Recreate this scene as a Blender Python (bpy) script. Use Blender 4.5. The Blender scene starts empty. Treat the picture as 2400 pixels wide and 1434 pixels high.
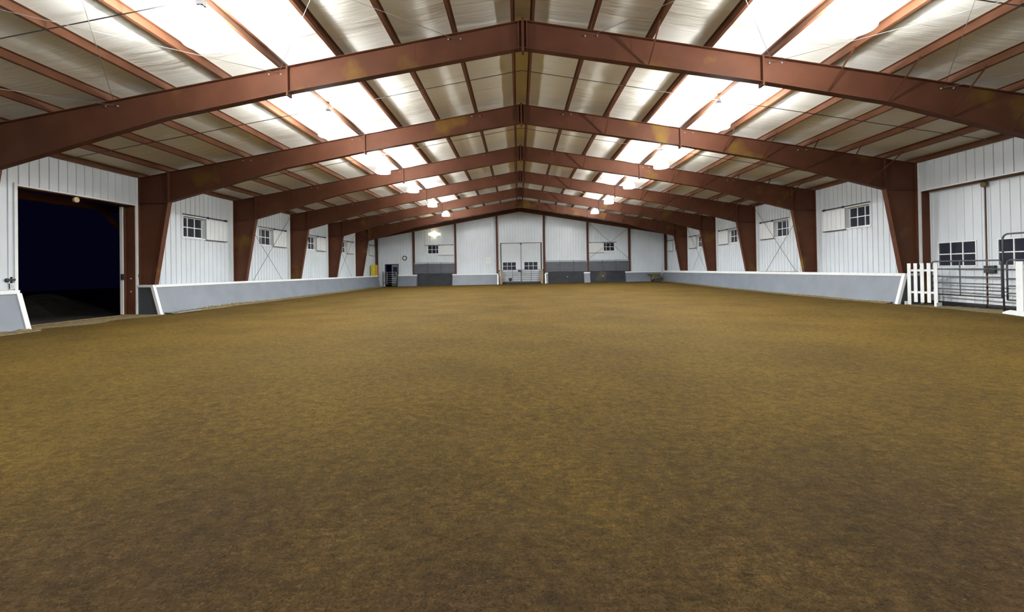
import bpy, math, random
from mathutils import Vector, Matrix
random.seed(7)
SC = bpy.context.scene
COL = SC.collection

# ------------------------------------------------------------------ camera, world, exposure
F_PX, PITCH, YAW, ROLL, SHY = 1019.72, 0.0069, 0.0151, -0.0155, -91.157
fwd = Vector((-math.sin(YAW)*math.cos(PITCH), math.cos(YAW)*math.cos(PITCH), math.sin(PITCH)))
rgt = Vector((math.cos(YAW), math.sin(YAW), 0)); upv = rgt.cross(fwd)
r2 = rgt*math.cos(ROLL) + upv*math.sin(ROLL)
u2 = upv*math.cos(ROLL) - rgt*math.sin(ROLL)
cam = bpy.data.cameras.new('camera'); cam_o = bpy.data.objects.new('camera', cam); COL.objects.link(cam_o)
m = Matrix.Identity(4)
for i in range(3):
    m[i][0], m[i][1], m[i][2] = r2[i], u2[i], -fwd[i]
m[0][3], m[1][3], m[2][3] = -0.2131, 0.0, 1.6324
cam_o.matrix_world = m
cam.sensor_fit = 'HORIZONTAL'; cam.sensor_width = 36.0; cam.lens = F_PX/2400*36
cam.shift_y = SHY/2400; cam.clip_start = 0.05; cam.clip_end = 300
SC.camera = cam_o

world = bpy.data.worlds.new('night_sky'); SC.world = world; world.use_nodes = True
bg = world.node_tree.nodes['Background']
bg.inputs[0].default_value = (0.12, 0.09, 0.60, 1); bg.inputs[1].default_value = 0.010

SC.view_settings.view_transform = 'Standard'; SC.view_settings.look = 'None'
SC.view_settings.exposure = 0.0; SC.view_settings.gamma = 1.0; SC.view_settings.use_curve_mapping = False
try:
    SC.cycles.use_denoising = True
except Exception:
    pass

BULB_E = 6900.0      # lamp bulb radiance
CROWN_E = 2000.0     # top of the dome, just above the bulb
DOME_E = 90.0       # glow of the translucent lamp dome
WALL_LIGHT_E = 16.0

# ------------------------------------------------------------------ dimensions (metres)
S = 6.096
FY = [12.09 + S*k for k in range(6)]     # frame planes, nearest first
YE = 48.44                               # end wall
YB = -6.0                                # wall behind the camera
W = 16.23                                # half width to the wall liner
def zt(x): return 8.55 - 0.1723*abs(x)   # top of the rafters
PUR = [0.25 + 1.625*k for k in range(10)]
ORD = ['first', 'second', 'third', 'fourth', 'fifth', 'sixth', 'seventh', 'eighth', 'ninth', 'tenth']

# ------------------------------------------------------------------ materials
def nodes_of(mt):
    mt.use_nodes = True
    nt = mt.node_tree
    return nt, nt.nodes, nt.links, nt.nodes['Principled BSDF']

def mat(name, col, rough=0.6, metal=0.0, var=None, bump=None, stain=None, spec=0.5):
    """var=(scale, amount[, stretch]); bump=(scale, strength); stain=(scale, threshold, colour)"""
    mt = bpy.data.materials.new(name)
    nt, N, L, P = nodes_of(mt)
    P.inputs['Roughness'].default_value = rough; P.inputs['Metallic'].default_value = metal
    P.inputs['Specular IOR Level'].default_value = spec
    P.inputs['Base Color'].default_value = (*col, 1)
    geo = N.new('ShaderNodeNewGeometry')
    src = None
    if var:
        mp = N.new('ShaderNodeMapping'); L.new(geo.outputs['Position'], mp.inputs['Vector'])
        if len(var) > 2: mp.inputs['Scale'].default_value = var[2]
        nz = N.new('ShaderNodeTexNoise'); nz.inputs['Scale'].default_value = var[0]; nz.inputs['Detail'].default_value = 5
        L.new(mp.outputs[0], nz.inputs['Vector'])
        cr = N.new('ShaderNodeValToRGB'); L.new(nz.outputs['Fac'], cr.inputs[0])
        a = var[1]
        cr.color_ramp.elements[0].position = 0.3; cr.color_ramp.elements[1].position = 0.7
        cr.color_ramp.elements[0].color = (*[c*(1-a) for c in col], 1)
        cr.color_ramp.elements[1].color = (*[min(1, c*(1+a)) for c in col], 1)
        src = cr.outputs[0]
    if stain:
        n2 = N.new('ShaderNodeTexNoise'); n2.inputs['Scale'].default_value = stain[0]; n2.inputs['Detail'].default_value = 6
        L.new(geo.outputs['Position'], n2.inputs['Vector'])
        c2 = N.new('ShaderNodeValToRGB'); L.new(n2.outputs['Fac'], c2.inputs[0])
        c2.color_ramp.elements[0].position = stain[1]; c2.color_ramp.elements[1].position = min(1, stain[1]+0.12)
        mx = N.new('ShaderNodeMix'); mx.data_type = 'RGBA'
        L.new(c2.outputs[0], mx.inputs['Factor'])
        if src: L.new(src, mx.inputs[6])
        else: mx.inputs[6].default_value = (*col, 1)
        mx.inputs[7].default_value = (*stain[2], 1)
        src = mx.outputs[2]
    if src: L.new(src, P.inputs['Base Color'])
    if bump:
        mp = N.new('ShaderNodeMapping'); L.new(geo.outputs['Position'], mp.inputs['Vector'])
        if len(bump) > 2: mp.inputs['Scale'].default_value = bump[2]
        nz = N.new('ShaderNodeTexNoise'); nz.inputs['Scale'].default_value = bump[0]; nz.inputs['Detail'].default_value = 6
        L.new(mp.outputs[0], nz.inputs['Vector'])
        b = N.new('ShaderNodeBump'); b.inputs['Strength'].default_value = bump[1]; b.inputs['Distance'].default_value = 0.05
        L.new(nz.outputs['Fac'], b.inputs['Height']); L.new(b.outputs[0], P.inputs['Normal'])
    return mt

def emis(name, col, strength):
    mt = bpy.data.materials.new(name); nt, N, L, P = nodes_of(mt)
    P.inputs['Base Color'].default_value = (0.8, 0.8, 0.8, 1)
    P.inputs['Emission Color'].default_value = (*col, 1); P.inputs['Emission Strength'].default_value = strength
    return mt

M = {}
M['steel'] = mat('red_oxide_paint', (0.090, 0.033, 0.0175), 0.6, var=(1.3, 0.14), stain=(0.6, 0.615, (0.145, 0.082, 0.014)), spec=0.15)
M['purlin'] = mat('purlin_paint', (0.108, 0.043, 0.021), 0.55, var=(2.0, 0.15), spec=0.25)
M['wall'] = mat('white_sheet_metal', (0.655, 0.705, 0.755), 0.32, var=(0.7, 0.05))
M['white'] = mat('white_paint', (0.80, 0.82, 0.83), 0.5, var=(3, 0.05))
M['shutter'] = mat('shutter_paint', (0.70, 0.725, 0.74), 0.4, var=(3, 0.04))
M['kick'] = mat('grey_kickboard', (0.155, 0.175, 0.213), 0.5, var=(1.1, 0.10), stain=(0.8, 0.66, (0.16, 0.175, 0.18)))
M['kick_side'] = mat('dark_grey_board', (0.055, 0.060, 0.070), 0.6, var=(1.5, 0.15))
M['dark_board'] = mat('charcoal_board', (0.030, 0.032, 0.038), 0.6, var=(2, 0.25), stain=(0.6, 0.60, (0.085, 0.075, 0.055)), spec=0.2)
M['slat'] = mat('grey_ribbed_metal', (0.105, 0.112, 0.138), 0.5, var=(2, 0.10))
M['black'] = mat('black_iron', (0.02, 0.02, 0.022), 0.5, var=(6, 0.2))
M['pipe'] = mat('grey_pipe', (0.085, 0.088, 0.105), 0.45, metal=0.2, var=(6, 0.1))
M['galv'] = mat('galvanised', (0.45, 0.46, 0.47), 0.4, metal=0.7, var=(8, 0.1))
M['rod'] = mat('bare_steel_rod', (0.10, 0.09, 0.085), 0.5, metal=0.3, var=(6, 0.2))
M['wood'] = mat('timber', (0.36, 0.22, 0.09), 0.7, var=(4, 0.25, (6, 6, 0.7)))
M['plank'] = mat('plank_wood', (0.20, 0.14, 0.06), 0.75, var=(4, 0.25, (6, 1, 6)))
M['olive'] = mat('olive_paint', (0.12, 0.115, 0.03), 0.6, var=(5, 0.3))
M['tyre'] = mat('rubber', (0.02, 0.02, 0.02), 0.8, var=(6, 0.2))
M['yellow'] = mat('yellow_plastic', (0.60, 0.50, 0.03), 0.5, var=(4, 0.15))
M['orange'] = mat('orange_plastic', (0.70, 0.36, 0.02), 0.5, var=(4, 0.15))
M['bucket'] = mat('black_plastic', (0.03, 0.03, 0.045), 0.5, var=(8, 0.2))
M['paper'] = mat('paper', (0.80, 0.82, 0.82), 0.8, var=(10, 0.03))
M['ink'] = mat('grey_print', (0.50, 0.53, 0.54), 0.8, var=(10, 0.1))
M['lit_disc'] = mat('wood_disc_lit', (0.62, 0.50, 0.30), 0.7, var=(10, 0.15))  # left door block, its lit look put into the colour
M['brown_disc'] = mat('dark_wood_disc', (0.15, 0.10, 0.05), 0.7, var=(10, 0.2))
M['door_grey'] = mat('grey_door_paint', (0.20, 0.22, 0.25), 0.5, var=(3, 0.1))
M['dirt'] = mat('outside_dirt', (0.020, 0.017, 0.010), 0.95, var=(2, 0.3), bump=(3, 0.5))
M['litter'] = mat('straw_litter', (0.165, 0.125, 0.058), 0.9, var=(9, 0.45), bump=(14, 0.6))
M['fibre'] = mat('wood_fibre', (0.15, 0.080, 0.034), 0.8, var=(30, 0.5))
M['void'] = mat('unlit_interior', (0.02, 0.02, 0.03), 0.9, var=(3, 0.2))
M['bulb'] = emis('lamp_bulb', (0.98, 1.0, 0.99), BULB_E)
M['dome'] = emis('lamp_dome', (0.98, 1.0, 0.99), DOME_E)
M['crown'] = emis('lamp_crown', (0.98, 1.0, 0.99), CROWN_E)
M['walllight'] = emis('wall_light_lens', (1.0, 0.90, 0.55), WALL_LIGHT_E)

def ceiling_mat():
    mt = bpy.data.materials.new('white_vinyl_insulation'); nt, N, L, P = nodes_of(mt)
    geo = N.new('ShaderNodeNewGeometry')
    mp = N.new('ShaderNodeMapping'); mp.inputs['Scale'].default_value = (0.22, 2.6, 0.22)
    L.new(geo.outputs['Position'], mp.inputs['Vector'])
    nz = N.new('ShaderNodeTexNoise'); nz.inputs['Scale'].default_value = 1.6; nz.inputs['Detail'].default_value = 7
    nz.inputs['Roughness'].default_value = 0.55; nz.inputs['Distortion'].default_value = 0.5
    L.new(mp.outputs[0], nz.inputs['Vector'])
    n2 = N.new('ShaderNodeTexNoise'); n2.inputs['Scale'].default_value = 0.35; n2.inputs['Detail'].default_value = 4
    L.new(geo.outputs['Position'], n2.inputs['Vector'])
    cr = N.new('ShaderNodeValToRGB'); L.new(n2.outputs['Fac'], cr.inputs[0])
    cr.color_ramp.elements[0].position = 0.35; cr.color_ramp.elements[1].position = 0.65
    cr.color_ramp.elements[0].color = (0.66, 0.64, 0.575, 1); cr.color_ramp.elements[1].color = (0.74, 0.725, 0.67, 1)
    L.new(cr.outputs[0], P.inputs['Base Color'])
    P.inputs['Roughness'].default_value = 0.38
    b = N.new('ShaderNodeBump'); b.inputs['Strength'].default_value = 0.38; b.inputs['Distance'].default_value = 0.12
    L.new(nz.outputs['Fac'], b.inputs['Height']); L.new(b.outputs[0], P.inputs['Normal'])
    return mt
M['ceil'] = ceiling_mat()

def floor_mat():
    mt = bpy.data.materials.new('sand_and_fibre_footing'); nt, N, L, P = nodes_of(mt)
    geo = N.new('ShaderNodeNewGeometry')
    def noise(scale, detail=6, stretch=None, dist=0.0, rough=0.55):
        v = geo.outputs['Position']
        if stretch:
            mp = N.new('ShaderNodeMapping'); mp.inputs['Scale'].default_value = stretch
            L.new(v, mp.inputs['Vector']); v = mp.outputs[0]
        n = N.new('ShaderNodeTexNoise'); n.inputs['Scale'].default_value = scale; n.inputs['Detail'].default_value = detail
        n.inputs['Distortion'].default_value = dist; n.inputs['Roughness'].default_value = rough
        L.new(v, n.inputs['Vector']); return n.outputs['Fac']
    def ramp(fac, a, ca, b, cb):
        c = N.new('ShaderNodeValToRGB'); L.new(fac, c.inputs[0])
        c.color_ramp.elements[0].position = a; c.color_ramp.elements[1].position = b
        c.color_ramp.elements[0].color = (*ca, 1); c.color_ramp.elements[1].color = (*cb, 1); return c.outputs[0]
    def mix(mode, fac, a, b):
        x = N.new('ShaderNodeMix'); x.data_type = 'RGBA'; x.blend_type = mode
        if isinstance(fac, float): x.inputs['Factor'].default_value = fac
        else: L.new(fac, x.inputs['Factor'])
        L.new(a, x.inputs[6]); L.new(b, x.inputs[7]); return x.outputs[2]
    base = ramp(noise(0.45, 8), 0.32, (0.076, 0.0500, 0.0098), 0.68, (0.114, 0.0755, 0.0140))
    mid = ramp(noise(9.0, 8, None, 0.6, 0.6), 0.34, (0.68, 0.67, 0.68), 0.62, (1.12, 1.11, 1.07))
    fine = ramp(noise(38, 8, None, 1.5, 0.7), 0.36, (0.42, 0.40, 0.40), 0.66, (1.55, 1.48, 1.38))
    strk = ramp(noise(9, 8, (1.0, 3.0, 1.0), 0.8, 0.65), 0.36, (0.72, 0.70, 0.70), 0.64, (1.18, 1.15, 1.08))
    # browner footing near the camera, with weak foreground light put into its colour
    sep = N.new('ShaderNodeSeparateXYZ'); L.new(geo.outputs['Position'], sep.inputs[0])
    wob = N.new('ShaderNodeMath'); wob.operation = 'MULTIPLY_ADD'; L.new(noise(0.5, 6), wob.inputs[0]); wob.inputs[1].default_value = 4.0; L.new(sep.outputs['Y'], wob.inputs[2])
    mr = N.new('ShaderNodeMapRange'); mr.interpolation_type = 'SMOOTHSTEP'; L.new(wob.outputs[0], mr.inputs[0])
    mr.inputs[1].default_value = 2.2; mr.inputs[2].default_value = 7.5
    brown_dimmed = ramp(noise(1.3, 8), 0.32, (0.030, 0.0185, 0.0112), 0.68, (0.051, 0.0310, 0.0180))
    base = mix('MIX', mr.outputs[0], brown_dimmed, base)
    c = mix('MULTIPLY', 1.0, base, mid); c = mix('MULTIPLY', 1.0, c, fine); c = mix('MULTIPLY', 1.0, c, strk)
    L.new(c, P.inputs['Base Color']); P.inputs['Roughness'].default_value = 0.95
    P.inputs['Specular IOR Level'].default_value = 0.1
    b1 = N.new('ShaderNodeBump'); b1.inputs['Strength'].default_value = 0.8; b1.inputs['Distance'].default_value = 0.02
    L.new(noise(30, 8, None, 1.0, 0.7), b1.inputs['Height'])
    b2 = N.new('ShaderNodeBump'); b2.inputs['Strength'].default_value = 0.7; b2.inputs['Distance'].default_value = 0.06
    L.new(noise(5, 6, None, 0.5), b2.inputs['Height']); L.new(b1.outputs[0], b2.inputs['Normal'])
    L.new(b2.outputs[0], P.inputs['Normal'])
    return mt
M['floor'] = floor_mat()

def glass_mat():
    mt = bpy.data.materials.new('reflection_toned_glass'); nt, N, L, P = nodes_of(mt)
    P.inputs['Base Color'].default_value = (0.045, 0.048, 0.07, 1); P.inputs['Roughness'].default_value = 0.06  # grey-blue base carries part of the panes' reflected tone
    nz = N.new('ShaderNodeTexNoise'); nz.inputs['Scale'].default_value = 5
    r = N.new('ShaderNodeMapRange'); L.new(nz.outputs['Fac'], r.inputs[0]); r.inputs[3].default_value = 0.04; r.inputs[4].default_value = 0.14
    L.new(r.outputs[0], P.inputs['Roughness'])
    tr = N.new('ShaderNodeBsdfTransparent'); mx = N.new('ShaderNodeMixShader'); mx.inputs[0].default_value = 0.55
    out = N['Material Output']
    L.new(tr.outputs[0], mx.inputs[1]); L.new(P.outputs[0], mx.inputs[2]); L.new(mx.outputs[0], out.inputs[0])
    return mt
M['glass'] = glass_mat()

# ------------------------------------------------------------------ mesh helpers
class MB:
    def __init__(self): self.v = []; self.f = []; self.sm = []
    def face(self, pts, smooth=False):
        b = len(self.v); self.v += [tuple(p) for p in pts]; self.f.append(tuple(range(b, b+len(pts)))); self.sm.append(smooth)
    def box(self, x0, x1, y0, y1, z0, z1):
        b = len(self.v)
        self.v += [(x0,y0,z0),(x1,y0,z0),(x1,y1,z0),(x0,y1,z0),(x0,y0,z1),(x1,y0,z1),(x1,y1,z1),(x0,y1,z1)]
        for q in ((0,3,2,1),(4,5,6,7),(0,1,5,4),(1,2,6,5),(2,3,7,6),(3,0,4,7)):
            self.f.append(tuple(b+i for i in q)); self.sm.append(False)
        return self
    def prism(self, poly, axis, a, b):
        """poly of 2-D points extruded along axis (0,1,2) from a to b"""
        def P(p, t):
            return {0: (t, p[0], p[1]), 1: (p[0], t, p[1]), 2: (p[0], p[1], t)}[axis]
        n = len(poly); s = len(self.v)
        self.v += [P(p, a) for p in poly] + [P(p, b) for p in poly]
        self.f.append(tuple(s+i for i in range(n))[::-1]); self.f.append(tuple(s+n+i for i in range(n)))
        self.sm += [False, False]
        for i in range(n):
            j = (i+1) % n; self.f.append((s+i, s+j, s+n+j, s+n+i)); self.sm.append(False)
        return self
    def beam(self, p, q, w, h, up=(0,0,1)):
        p, q = Vector(p), Vector(q); d = (q-p).normalized(); u = Vector(up)
        s = d.cross(u)
        if s.length < 1e-4: s = d.cross(Vector((1,0,0)))
        s.normalize(); u = s.cross(d).normalized()
        b = len(self.v)
        for c in (p, q):
            for (i, j) in ((-1,-1),(1,-1),(1,1),(-1,1)):
                self.v.append(tuple(c + s*(i*w/2) + u*(j*h/2)))
        for k in ((0,1,2,3),(7,6,5,4),(0,4,5,1),(1,5,6,2),(2,6,7,3),(3,7,4,0)):
            self.f.append(tuple(b+i for i in k)); self.sm.append(False)
        return self
    def tube(self, pts, r, n=8):
        pts = [Vector(p) for p in pts]; rings = []
        for i, p in enumerate(pts):
            d = (pts[min(i+1, len(pts)-1)] - pts[max(i-1, 0)]).normalized()
            a = d.cross(Vector((0,0,1)))
            if a.length < 1e-3: a = d.cross(Vector((1,0,0)))
            a.normalize(); c = a.cross(d)
            s = len(self.v)
            for k in range(n):
                t = 2*math.pi*k/n; self.v.append(tuple(p + a*(r*math.cos(t)) + c*(r*math.sin(t))))
            rings.append(s)
        for i in range(len(rings)-1):
            for k in range(n):
                j = (k+1) % n
                self.f.append((rings[i]+k, rings[i]+j, rings[i+1]+j, rings[i+1]+k)); self.sm.append(True)
        self.f.append(tuple(rings[0]+k for k in range(n))[::-1]); self.f.append(tuple(rings[-1]+k for k in range(n))); self.sm += [False, False]
        return self
    def lathe(self, prof, c=(0,0,0), n=16, axis=2, closed=True):
        """prof: list of (radius, height)"""
        s = len(self.v)
        for (r, h) in prof:
            for k in range(n):
                t = 2*math.pi*k/n; a, b = r*math.cos(t), r*math.sin(t)
                p = {2: (a, b, h), 1: (a, h, b), 0: (h, a, b)}[axis]
                self.v.append((p[0]+c[0], p[1]+c[1], p[2]+c[2]))
        for i in range(len(prof)-1):
            for k in range(n):
                j = (k+1) % n
                self.f.append((s+i*n+k, s+i*n+j, s+(i+1)*n+j, s+(i+1)*n+k)); self.sm.append(True)
        if closed:
            self.f.append(tuple(s+k for k in range(n))[::-1]); e = s+(len(prof)-1)*n
            self.f.append(tuple(e+k for k in range(n))); self.sm += [False, False]
        return self
    def build(self, name, material, parent=None, loc=None):
        me = bpy.data.meshes.new(name); me.from_pydata(self.v, [], self.f); me.update()
        me.polygons.foreach_set('use_smooth', self.sm)
        import bmesh
        bm = bmesh.new(); bm.from_mesh(me); bmesh.ops.recalc_face_normals(bm, faces=bm.faces); bm.to_mesh(me); bm.free()
        me.materials.append(material)
        o = bpy.data.objects.new(name, me); COL.objects.link(o)
        if parent: o.parent = parent
        if loc: o.location = loc
        return o

def tag(o, label, cat, group=None, kind='thing'):
    o['label'] = label; o['category'] = cat; o['kind'] = kind
    if group: o['group'] = group
    return o
def struct(o, label=None):
    o['kind'] = 'structure'
    if label: o['label'] = label
    return o
def thing(name, label, cat, loc=(0,0,0), group=None):
    o = bpy.data.objects.new(name, None); COL.objects.link(o); o.location = loc
    o.empty_display_size = 0.2
    return tag(o, label, cat, group)
def dup(root, loc, label):
    def cp(o, par):
        c = o.copy(); COL.objects.link(c)
        if par: c.parent = par
        for ch in o.children: cp(ch, c)
        return c
    r = cp(root, None); r.location = loc; r['label'] = label
    return r
def smoothstep(a, b, x):
    t = max(0.0, min(1.0, (x-a)/(b-a))); return t*t*(3-2*t)

# ------------------------------------------------------------------ floor
def fz(x, y):
    z = 0.10*smoothstep(24, 47, y)*(1 + x/16.0*0.9)
    z -= 0.06*smoothstep(15.1, 15.8, x)*smoothstep(12.8, 13.4, y)*(1-smoothstep(17.6, 18.2, y))
    z += 0.012*math.sin(x*0.9+math.sin(y*0.5)*1.5)*math.sin(y*0.7+1.0)
    return z
mb = MB()
xs = [-16.7 + 33.4*i/110 for i in range(111)]
ys = []; y = YB
while y < 49.0:
    ys.append(y); y += 0.30
ys.append(49.0)
nx = len(xs)
for yy in ys:
    for xx in xs:
        mb.v.append((xx, yy, fz(xx, yy) + random.uniform(-0.004, 0.004)))
for j in range(len(ys)-1):
    for i in range(nx-1):
        a = j*nx+i; mb.f.append((a, a+1, a+nx+1, a+nx)); mb.sm.append(True)
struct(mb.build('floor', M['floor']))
# loose fibres lying on the footing close to the camera
mb = MB()
cl = [(random.uniform(-9, 9), random.uniform(1.2, 9)) for _ in range(520)]
for k in range(26000):
    if k % 3:
        cx_, cy_ = random.choice(cl); x = random.gauss(cx_, 0.16); y = random.gauss(cy_, 0.16)
    else:
        y = 1.3 + 8.5*random.random()**1.6; x = random.uniform(-1.25, 1.25)*(y+0.6) - 0.2
    if y < 1.1 or abs(x) > 1.3*(y+0.8): continue
    a = random.uniform(0, math.pi); l = random.uniform(0.006, 0.022); w = random.uniform(0.00022, 0.0006)
    z = fz(x, y) + 0.005; dx, dy = math.cos(a), math.sin(a); b = random.uniform(-0.35, 0.35)*l; h = random.uniform(0.0, 0.004)
    pr_ = []
    for t_ in (-0.5, -0.17, 0.17, 0.5):
        o_ = b*(1-4*t_*t_); pr_.append((x+dx*l*t_-dy*o_, y+dy*l*t_+dx*o_, z+h*(1-4*t_*t_)))
    ox, oy = -dy*w, dx*w
    for p, q in zip(pr_[:-1], pr_[1:]):
        mb.face([(p[0]-ox, p[1]-oy, p[2]), (q[0]-ox, q[1]-oy, q[2]), (q[0]+ox, q[1]+oy, q[2]+0.001), (p[0]+ox, p[1]+oy, p[2]+0.001)])
tag(mb.build('wood_fibres', M['fibre']), 'fine tan wood fibres strewn over the brown arena footing', 'wood fibres', kind='stuff')

# ground outside and night beyond the open door
mb = MB()
for i in range(40):
    for j in range(40):
        x0, x1 = -60+43.2*i/40, -60+43.2*(i+1)/40; y0, y1 = -10+70*j/40, -10+70*(j+1)/40
        mb.face([(x0,y0,-0.06),(x1,y0,-0.06),(x1,y1,-0.06),(x0,y1,-0.06)])
struct(mb.build('ground', M['dirt']))
mb = MB(); mb.face([(16.95,-10,-0.1),(60,-10,-0.1),(60,60,-0.1),(16.95,60,-0.1)]); mb.face([(-60,49.2,-0.1),(60,49.2,-0.1),(60,90,-0.1),(-60,90,-0.1)])
struct(mb.build('ground', M['dirt']))

# ------------------------------------------------------------------ ribbed walls
RIB = 0.3048
def ribbed(mb, u0, u1, zb, top, openings, fn, phase=0.0, h=0.030, rib=RIB):
    br = {u0: None, u1: None}
    k0 = int(math.floor((u0-phase)/rib))-1; k1 = int(math.ceil((u1-phase)/rib))+1
    prof = []
    for k in range(k0, k1+1):
        c = phase+k*rib
        prof += [(c-0.027, 0), (c-0.017, h), (c+0.017, h), (c+0.027, 0)]
    def dep(u):
        for i in range(len(prof)-1):
            if prof[i][0] <= u <= prof[i+1][0]:
                t = (u-prof[i][0])/(prof[i+1][0]-prof[i][0]+1e-12); return prof[i][1]*(1-t)+prof[i+1][1]*t
        return 0
    us = {u0, u1}
    for (u, d) in prof:
        if u0 < u < u1: us.add(u)
    for (a, b, c, d) in openings:
        us.add(max(u0, a)); us.add(min(u1, b))
    if u0 < 0 < u1: us.add(0.0)
    us = sorted(us)
    for a, b in zip(us[:-1], us[1:]):
        if b-a < 1e-5: continue
        mid = (a+b)/2; ivs = [(zb, None)]; segs = []
        ops = sorted([(c, d) for (p, q, c, d) in openings if p-1e-6 <= mid <= q+1e-6]); lo = zb
        for (c, d) in ops:
            if c > lo: segs.append((lo, lo, c, c))
            lo = d
        segs.append((lo, lo, top(a), top(b)))
        for (l1, l2, t1, t2) in segs:
            mb.face([fn(a, l1, dep(a)), fn(b, l2, dep(b)), fn(b, t2, dep(b)), fn(a, t1, dep(a))])

WIN_Z = (3.46, 4.48)
DOOR_Y = (13.65, 17.95); DOOR_H = 4.57
win_y = [(FY[k]+2.34, FY[k]+3.86) for k in range(1, 6)]
for side, nm in ((-1, 'left'), (1, 'right')):
    ops = [(a, b, *WIN_Z) for a, b in win_y] + [(DOOR_Y[0], DOOR_Y[1], -0.2, DOOR_H)]
    mb = MB(); s = side
    ribbed(mb, YB, YE, -0.2, lambda u: zt(W)+0.20, ops, lambda u, z, d: (s*(W-d), u, z), phase=FY[0]+0.11)
    # outer skin so that the wall is not paper thin
    struct(mb.build('wall_'+nm, M['wall']))
    mb = MB()
    ribbed(mb, YB, YE, -0.2, lambda u: zt(W)+0.20, ops, lambda u, z, d: (s*(W+0.33), u, z), phase=FY[0]+0.11, h=0)
    struct(mb.build('wall_'+nm+'_outside', M['wall']))
EW = [(-10.38, -8.95), (9.08, 10.51)]     # end wall windows
CD = (-2.22, 2.39, 4.67)                  # centre door
MD = (-15.09, -13.66, 2.45)               # small door
ops = [(a, b, 3.58, 4.55) for a, b in EW] + [(CD[0], CD[1], -0.2, CD[2]), (MD[0], MD[1], -0.2, MD[2])]
mb = MB(); ribbed(mb, -W, W, -0.2, lambda u: zt(u)+0.20, ops, lambda u, z, d: (u, YE-d, z), phase=0.1)
struct(mb.build('wall_end', M['wall']))
mb = MB(); ribbed(mb, -W, W, -0.2, lambda u: zt(u)+0.20, ops, lambda u, z, d: (u, YE+0.33, z), phase=0.1, h=0)
struct(mb.build('wall_end_outside', M['wall']))
mb = MB(); ribbed(mb, -W, W, -0.2, lambda u: zt(u)+0.20, [], lambda u, z, d: (u, YB+d, z), phase=0.1)
struct(mb.build('wall_back', M['wall']))
# white J-trim beside the columns, dark trim line under the eaves
for s, nm in ((-1, 'left'), (1, 'right')):
    mb = MB()
    for y in FY:
        for dy in (-0.17, 0.17):
            a, b = sorted((s*(W-0.035), s*(W+0.0)))
            mb.box(a, b, y+dy-0.05, y+dy+0.05, 1.27 if dy > 0 or y > 20 else 0.0, zt(W)+0.12)
    struct(mb.build('trim_'+('1' if s < 0 else '2'), M['white']))
    mb = MB(); a, b = sorted((s*(W-0.06), s*W)); mb.box(a, b, YB, YE, zt(W)+0.08, zt(W)+0.15)
    struct(mb.build('trim_'+('3' if s < 0 else '4'), M['rod']))

# ------------------------------------------------------------------ ceiling of draped insulation
mb = MB()
grid_x = []
edges = [-W-0.2] + [-p for p in PUR[::-1]] + PUR + [W+0.2]
for a, b in zip(edges[:-1], edges[1:]):
    n = 2 if b-a < 0.8 else 7
    for i in range(n):
        t = i/n; grid_x.append((a+(b-a)*t, math.sin(math.pi*t)*(0.035 if b-a > 0.8 else 0.01)))
grid_x.append((W+0.2, 0)); 
grid_x.append((0.0, 0)); grid_x = sorted(set(grid_x))
gx = []
for x, sgl in grid_x:
    if gx and abs(gx[-1][0]-x) < 1e-4: continue
    gx.append((x, sgl))
yys = [YB + (YE+0.34-YB)*i/150 for i in range(151)]
rng = random.Random(3)
for yy in yys:
    for (x, sg) in gx:
        k = 1 if sg == 0 else (0.6+0.8*rng.random())
        mb.v.append((x, yy, zt(x)+0.205 - sg*k))
n = len(gx)
for j in range(len(yys)-1):
    for i in range(n-1):
        a = j*n+i; mb.f.append((a, a+1, a+n+1, a+n)); mb.sm.append(True)
struct(mb.build('ceiling', M['ceil']))

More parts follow.
